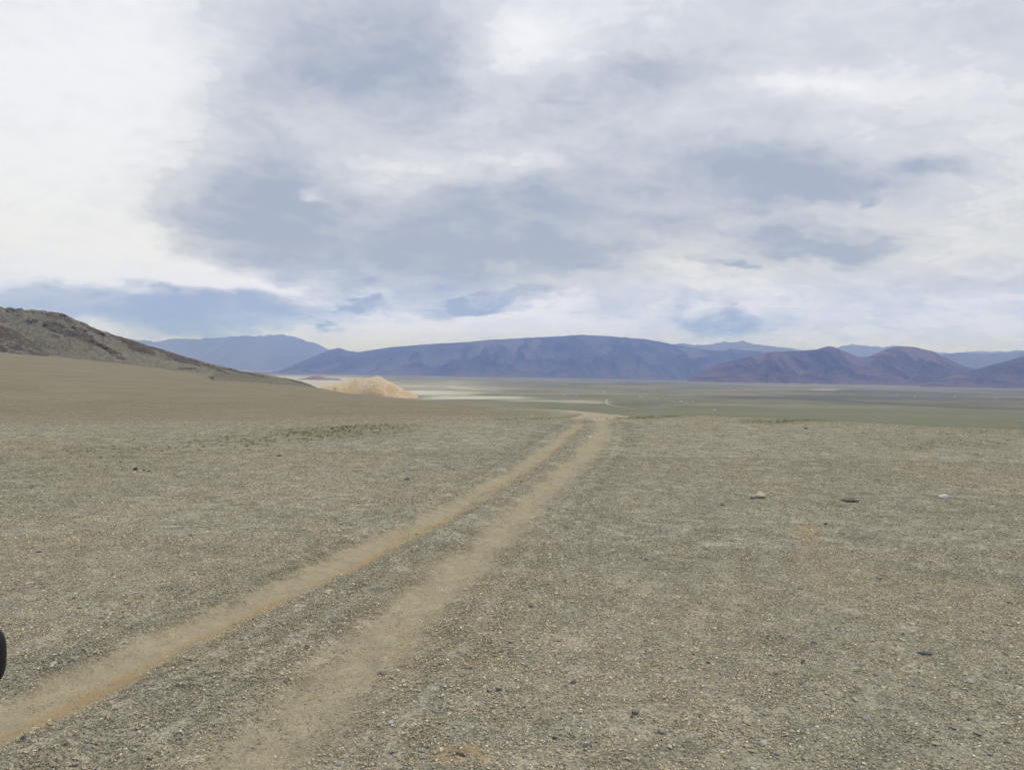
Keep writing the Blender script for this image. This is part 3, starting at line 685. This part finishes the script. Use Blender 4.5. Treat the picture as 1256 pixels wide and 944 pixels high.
def grass_patch(x, y):
    px, py = project(x, y, np.zeros_like(x)); m = np.zeros(x.shape)
    nn = fbm(x * .5, y * .5, 4, 131)
    for a, b, rx, ry, k in GRASS: m = np.maximum(m, k * (1 - sstep(np.hypot((px - a) / rx, (py - b + (px - a) * .06) / ry) + (nn - .5) * 1.6, .35, 1.25)))
    return m
def scatter(n_, r0, r1, sc0, sc1, seed, umax=.74):
    g = np.random.default_rng(seed)
    y = np.sqrt(g.uniform(r0 ** 2, r1 ** 2, n_)); u = g.uniform(-.76, umax, n_); x = u * y
    ru, oc, dp = track_masks(x, y)
    patch = .5 * fbm(x * .55, y * .55, 4, 61) + .5 * lanes(x, y, 65)
    keep = g.random(n_) < np.clip(1 - sstep(ru, .0, .9), .40, 1) * np.clip(1 - .6 * oc, .3, 1) * np.clip(.7 + .5 * sstep(patch, .35, .6), 0, 1) * (1 - .35 * grass_patch(x, y))
    x, y, ru, dp, oc = x[keep], y[keep], ru[keep], dp[keep], oc[keep]
    z = base_z(x, y) + micro_z(x, y, dp)
    s = g.uniform(sc0, sc1, len(x)) * (1 - .55 * np.maximum(ru, oc * .8))
    hue = np.clip(.5 + 1.5 * (.45 * fbm(x * .3, y * .3, 3, 91) + .55 * lanes(x, y, 95) - .5), 0, 1)[:, None]
    tint = (np.array([[.91, .91, .86]]) * (1 - hue) + np.array([[1.17, 1.085, .90]]) * hue) * g.uniform(.85, 1.15, (len(x), 1))
    tint = tint * (1 - ru[:, None]) + np.array([[1.22, 1.06, .80]]) * g.uniform(.8, 1.15, (len(x), 1)) * ru[:, None]
    return np.stack([x, y, z - .002], 1), s, tint, g.uniform(0, 6.28, len(x))
def windrow(n_, line, off, wid, sc0, sc1, seed):
    g = np.random.default_rng(seed); t = g.uniform(0, 1, n_) ** .8 * (len(line) - 2); k = t.astype(int); f = (t - k)[:, None]
    P_ = line[k] * (1 - f) + line[k + 1] * f; e = line[k + 1] - line[k]; e = e / np.linalg.norm(e, axis=1)[:, None]
    o_ = off + g.normal(0, wid, n_); x = P_[:, 0] + e[:, 1] * o_; y = P_[:, 1] - e[:, 0] * o_
    ok = (y > 3) & (y < 34) & (fbm(x * .9, y * .9, 3, seed) > .42); x, y = x[ok], y[ok]
    _, _, dp = track_masks(x, y); tint = np.array([[.95, .96, .92]]) * g.uniform(.85, 1.15, (len(x), 1))
    return np.stack([x, y, base_z(x, y) + micro_z(x, y, dp) + .002], 1), g.uniform(sc0, sc1, len(x)), tint, g.uniform(0, 6.28, len(x))
parts_ = [windrow(800, TR, .95, .25, 1.0, 1.7, 41), windrow(600, TR, -.75, .18, 1.0, 1.5, 42), windrow(900, TL, -.9, .25, 1.0, 1.6, 43), scatter(30000, 3.2, 9.5, .75, 1.25, 1), scatter(28000, 9.0, 20, .95, 1.65, 2), scatter(30000, 19, 48, 1.3, 2.3, 3), scatter(26000, 40, 150, 2.2, 3.6, 4, .05)]
Pn = np.concatenate([a[0] for a in parts_]); Sn = np.concatenate([a[1] for a in parts_]); Tn = np.concatenate([a[2] for a in parts_]); Rn = np.concatenate([a[3] for a in parts_])
gm = bpy.data.meshes.new('gravel'); gm.vertices.add(len(Pn)); gm.vertices.foreach_set('co', Pn.astype(np.float32).ravel())
gm.attributes.new('scl', 'FLOAT', 'POINT').data.foreach_set('value', Sn.astype(np.float32))
gm.attributes.new('rot', 'FLOAT', 'POINT').data.foreach_set('value', Rn.astype(np.float32))
gm.attributes.new('tint', 'FLOAT_VECTOR', 'POINT').data.foreach_set('vector', Tn.astype(np.float32).ravel())
gravel = make_obj('gravel', gm, M_GRAVEL, kind='stuff', label='loose grey brown gravel covering the steppe terrace', category='gravel')
ng = bpy.data.node_groups.new('scatter_gravel', 'GeometryNodeTree')
ng.interface.new_socket('Geometry', in_out='INPUT', socket_type='NodeSocketGeometry'); ng.interface.new_socket('Geometry', in_out='OUTPUT', socket_type='NodeSocketGeometry')
gi = ng.nodes.new('NodeGroupInput'); go = ng.nodes.new('NodeGroupOutput')
ci = ng.nodes.new('GeometryNodeCollectionInfo'); ci.inputs['Collection'].default_value = gcol; ci.inputs['Separate Children'].default_value = True
ip = ng.nodes.new('GeometryNodeInstanceOnPoints'); ip.inputs['Pick Instance'].default_value = True
def na(name):
    a = ng.nodes.new('GeometryNodeInputNamedAttribute'); a.data_type = 'FLOAT'; a.inputs['Name'].default_value = name; return a.outputs[0]
cx = ng.nodes.new('ShaderNodeCombineXYZ'); ng.links.new(na('rot'), cx.inputs[2])
ng.links.new(gi.outputs[0], ip.inputs['Points']); ng.links.new(ci.outputs[0], ip.inputs['Instance'])
ng.links.new(cx.outputs[0], ip.inputs['Rotation']); ng.links.new(na('scl'), ip.inputs['Scale']); ng.links.new(ip.outputs[0], go.inputs[0])
gravel.modifiers.new('scatter', 'NODES').node_group = ng

# sparse short grass growing in shallow hollows of the terrace
def tuft(seed):
    r = random.Random(seed); V_, F_ = [], []
    for _ in range(16):
        a = r.uniform(0, 6.28); q_ = r.random() * .07; l = r.uniform(.03, .075); b_ = r.uniform(0, 6.28); lean = r.uniform(.1, .8); w_ = r.uniform(.003, .006)
        x, y = q_ * math.cos(a), q_ * math.sin(a); ox, oy = math.cos(b_), math.sin(b_); k = len(V_)
        V_ += [(x - oy * w_, y + ox * w_, 0), (x + oy * w_, y - ox * w_, 0), (x + ox * l * lean * .4, y + oy * l * lean * .4, l * .6), (x + ox * l * lean, y + oy * l * lean, l)]
        F_ += [(k, k + 1, k + 2), (k + 1, k + 3, k + 2)]
    me = np_mesh('grass_tuft', np.array(V_), np.array(F_)); me.materials.append(M_GRASS); return me
M_GRASS, n, b = material('short_grass')
tt_ = n.attr('tint', 'Vector', 'INSTANCER'); n.l.new(n.mix(1.0, C4((.215, .225, .100)), tt_, 'MULTIPLY'), b.inputs['Base Color'])
tcol = bpy.data.collections.new('grass_tufts')
for k in range(5): tcol.objects.link(bpy.data.objects.new('grass_tuft_%02d' % k, tuft(k)))
g_ = np.random.default_rng(77); n_ = 160000
gy_ = np.sqrt(g_.uniform(14 ** 2, 44 ** 2, n_)); gx_ = g_.uniform(-.7, .7, n_) * gy_
kp = g_.random(n_) < grass_patch(gx_, gy_) ** 1.3 * .16; gx_, gy_ = gx_[kp], gy_[kp]
_, _, dp_ = track_masks(gx_, gy_)
me = bpy.data.meshes.new('grass'); me.vertices.add(len(gx_)); me.vertices.foreach_set('co', np.stack([gx_, gy_, base_z(gx_, gy_) + micro_z(gx_, gy_, dp_)], 1).astype(np.float32).ravel())
me.attributes.new('scl', 'FLOAT', 'POINT').data.foreach_set('value', g_.uniform(.5, 1.0, len(gx_)).astype(np.float32))
me.attributes.new('rot', 'FLOAT', 'POINT').data.foreach_set('value', g_.uniform(0, 6.28, len(gx_)).astype(np.float32))
me.attributes.new('tint', 'FLOAT_VECTOR', 'POINT').data.foreach_set('vector', (g_.uniform(.75, 1.25, (len(gx_), 1)) * np.array([[1.1, 1.0, .9]])).astype(np.float32).ravel())
grass = make_obj('grass', me, M_GRASS, kind='stuff', label='sparse short green grass tinting hollows in the gravel', category='grass')
ng2 = ng.copy(); ng2.name = 'scatter_grass'
for nd in ng2.nodes:
    if nd.bl_idname == 'GeometryNodeCollectionInfo': nd.inputs['Collection'].default_value = tcol
grass.modifiers.new('scatter', 'NODES').node_group = ng2

# ------------------------------------------------------------------ felt tents in the valley
def plain(name, c, rough=.8, metal=0.0, var=.08, scale=3):
    m, n, b = material(name); t = n.mr(n.noise(n.n.new('ShaderNodeTexCoord').outputs['Object'], scale, 4), .3, .7, 1 - var, 1 + var, False)
    n.l.new(n.mix(1.0, C4(c), n.comb(t, t, t), 'MULTIPLY'), b.inputs['Base Color']); b.inputs['Roughness'].default_value = rough; b.inputs['Metallic'].default_value = metal
    return m
M_FELT = plain('white_felt', (.62, .61, .57)); M_DOOR = plain('painted_door', (.35, .12, .06)); M_CROWN = plain('crown_wood', (.25, .12, .05))
def lathe(name, P, seg=20):
    V_ = [(r * math.cos(2 * math.pi * k / seg), r * math.sin(2 * math.pi * k / seg), z) for r, z in P for k in range(seg)]
    me = np_mesh(name, np.array(V_), grid_faces(len(P), seg, True)); return me
def box_mesh(name, sx, sy, sz, c=(0, 0, 0), bev=0.0):
    bm = bmesh.new(); bmesh.ops.create_cube(bm, size=1); bmesh.ops.scale(bm, vec=(sx, sy, sz), verts=bm.verts); bmesh.ops.translate(bm, vec=c, verts=bm.verts)
    if bev: bmesh.ops.bevel(bm, geom=bm.edges[:], offset=bev, segments=3, affect='EDGES')
    me = bpy.data.meshes.new(name); bm.to_mesh(me); bm.free(); return me
WALLM = lathe('wall', [(3.0, -.4), (3.02, .8), (3.0, 1.6)]); ROOFM = lathe('roof', [(3.1, 1.55), (3.1, 1.62), (1.9, 2.15), (.7, 2.55), (.7, 2.56)])
CROWNM = lathe('crown_ring', [(.72, 2.54), (.72, 2.68), (.45, 2.74), (.02, 2.76)]); DOORM = box_mesh('door', .9, .12, 1.5, (0, -3.02, .75), .02)
for me_, mt_ in ((WALLM, M_FELT), (ROOFM, M_FELT), (CROWNM, M_CROWN), (DOORM, M_DOOR)): me_.materials.append(mt_)
for px, py, sc in [(741, 481.2, 1.5), (789, 478.3, 1.1), (785.5, 487.6, 1.3), (806, 489.3, 1.0), (825.5, 493.3, .9), (835.5, 493.0, 1.2), (842, 494.5, 1.0), (850, 493.6, .8), (876, 503.5, 1.0),
                   (692, 485.5, .8), (707, 485.8, .8), (1122, 486.6, 1.1), (1171, 487.6, 1.0), (1222, 489.5, .9), (1100, 484.6, .8)]:
    g = raycast(px, py); z = gz1(*g)[0]
    e = bpy.data.objects.new('felt_tent', None); COL.objects.link(e); e.location = (g[0], g[1], z); e.rotation_euler.z = rs.uniform(-1, 1); e.scale = (sc * .8,) * 3
    e['label'] = 'tiny white round felt tent far out on the valley floor'; e['category'] = 'tent'; e['group'] = 'felt tents scattered over the valley'
    for nm, me_ in (('wall', WALLM), ('roof', ROOFM), ('crown_ring', CROWNM), ('door', DOORM)): make_obj(nm, me_, None, e)

# ------------------------------------------------------------------ van whose mirror reaches into the frame
M_BODY = plain('van_paint', (.10, .105, .11), .35); M_PLASTIC = plain('black_plastic', (.022, .022, .024), .5); M_GLASS = plain('dark_glass', (.02, .025, .03), .08)
M_TYRE = plain('tyre_rubber', (.02, .02, .02), .9); M_RIM = plain('steel_rim', (.35, .35, .36), .4, .8); M_LAMP = plain('lamp_glass', (.7, .7, .68), .1); M_MIRROR = plain('mirror_glass', (.8, .8, .82), .03, 1.0, .01)
van = bpy.data.objects.new('parked_van', None); COL.objects.link(van); van.location = (0, 0, 0)
van['label'] = 'dark vehicle beside the gravel track, only its rounded black mirror showing'; van['category'] = 'van'
VX0, VX1 = -3.55, -1.85
def loft(name, secs, mat, parent):
    """side outline (y, z) given for a list of x stations"""
    V_ = []; n_ = len(secs[0][1])
    for x, o in secs: V_ += [(x, y, z) for y, z in o]
    F_ = grid_faces(len(secs), n_, True)
    me = bpy.data.meshes.new(name); caps = [list(range(n_))[::-1], list(range((len(secs) - 1) * n_, len(secs) * n_))]
    me.from_pydata(V_, [], [list(map(int, f)) for f in F_] + caps); me.update()
    return make_obj(name, me, mat, parent)
out_ = [(2.50, .45), (2.56, .75), (2.50, 1.15), (2.28, 1.45), (1.85, 2.00), (1.60, 2.08), (-1.6, 2.08), (-1.85, 2.0), (-1.95, 1.2), (-1.95, .45)]
def inset(o, k):
    c = np.mean(o, 0); return [tuple(c + (np.array(p_) - c) * k) for p_ in o]
loft('body', [(VX0, inset(out_, .95)), (VX0 + .07, out_), (VX1 - .07, out_), (VX1, inset(out_, .95))], M_BODY, van)
ws = make_obj('windscreen', box_mesh('windscreen', 1.45, .02, .62, (0, 0, 0), .008), M_GLASS, van); ws.location = ((VX0 + VX1) / 2, 2.085, 1.735); ws.rotation_euler.x = math.radians(38)
for yy, ln in ((1.05, .9), (-.1, 1.1), (-1.25, .9)):
    for xx in (VX0 - .002, VX1 + .002):
        o = make_obj('side_window', box_mesh('side_window', .02, ln, .5, (0, 0, 0), .008), M_GLASS, van); o.location = (xx, yy, 1.68)
TY = lathe('tyre', [(.20, -.1), (.31, -.11), (.34, -.08), (.35, 0), (.34, .08), (.31, .11), (.20, .1)], 32); RM = lathe('rim', [(.205, -.09), (.19, .04), (.07, .06), (.005, .085)], 24)
for me_, mt_ in ((TY, M_TYRE), (RM, M_RIM)): me_.materials.append(mt_)
for yy in (1.75, -1.25):
    for xx, sg in ((VX0 + .06, -1), (VX1 - .06, 1)):
        wz = gz1(xx, yy)[0]
        o = make_obj('wheel', TY, None, van); o.location = (xx, yy, wz + .345); o.rotation_euler.y = sg * math.pi / 2; make_obj('rim', RM, None, o)
for xx in (VX0 + .3, VX1 - .3):
    o = make_obj('headlight', lathe('headlight', [(.11, 0), (.105, .03), (.06, .05), (.004, .056)], 20), M_LAMP, van); o.location = (xx, 2.54, .86); o.rotation_euler.x = -math.pi / 2
o = make_obj('bumper', box_mesh('bumper', 1.72, .14, .2, (0, 0, 0), .03), M_PLASTIC, van); o.location = ((VX0 + VX1) / 2, 2.56, .5)
o = make_obj('door_handle', box_mesh('door_handle', .03, .16, .035, (0, 0, 0), .01), M_PLASTIC, van); o.location = (VX1 + .016, .7, 1.2)
# mirror housing
MY = 2.3
c = pdir(5.2, 806); mz = CAMH + c[2] * MY; mx = c[0] * MY
bm = bmesh.new(); bmesh.ops.create_uvsphere(bm, u_segments=28, v_segments=18, radius=1)
for v in bm.verts:
    x, y, z = v.co
    sx = math.copysign(abs(x) ** .75, x); sz = math.copysign(abs(z) ** .72, z)
    v.co = (sx * .075, (y * .055) if y > 0 else y * .03, sz * .098)
me = bpy.data.meshes.new('mirror'); bm.to_mesh(me); bm.free()
for pl in me.polygons: pl.use_smooth = True
mir = make_obj('mirror', me, M_PLASTIC, van, label='rounded black plastic mirror housing'); mir.location = (mx - .077, MY, mz)
gl = make_obj('mirror_glass', box_mesh('mirror_glass', .105, .006, .14, (0, 0, 0), .003), M_MIRROR, mir); gl.location = (0, -.031, 0)
arm = make_obj('mirror_arm', box_mesh('mirror_arm', abs(VX1 - mx) - .10, .03, .04, (0, 0, 0), .01), M_PLASTIC, mir); arm.location = ((VX1 - mx) / 2 + .02, .03, -.05)

# ------------------------------------------------------------------ air
me = box_mesh('haze', 92200, 92200, 951, (0, 0, 424.5)); hz = make_obj('haze', me, None, kind='stuff', label='thin bluish haze filling the whole valley', category='haze')
hm = bpy.data.materials.new('valley_air'); hm.use_nodes = True; n = NT(hm.node_tree)
pv = n.n.new('ShaderNodeVolumePrincipled'); pv.inputs['Color'].default_value = (.27, .42, 1.0, 1); pv.inputs['Density'].default_value = 9e-5
pv.inputs['Absorption Color'].default_value = (1, 1, 1, 1); pv.inputs['Anisotropy'].default_value = 0.2
oo = n.n.new('ShaderNodeOutputMaterial'); n.l.new(pv.outputs[0], oo.inputs['Volume']); me.materials.append(hm)
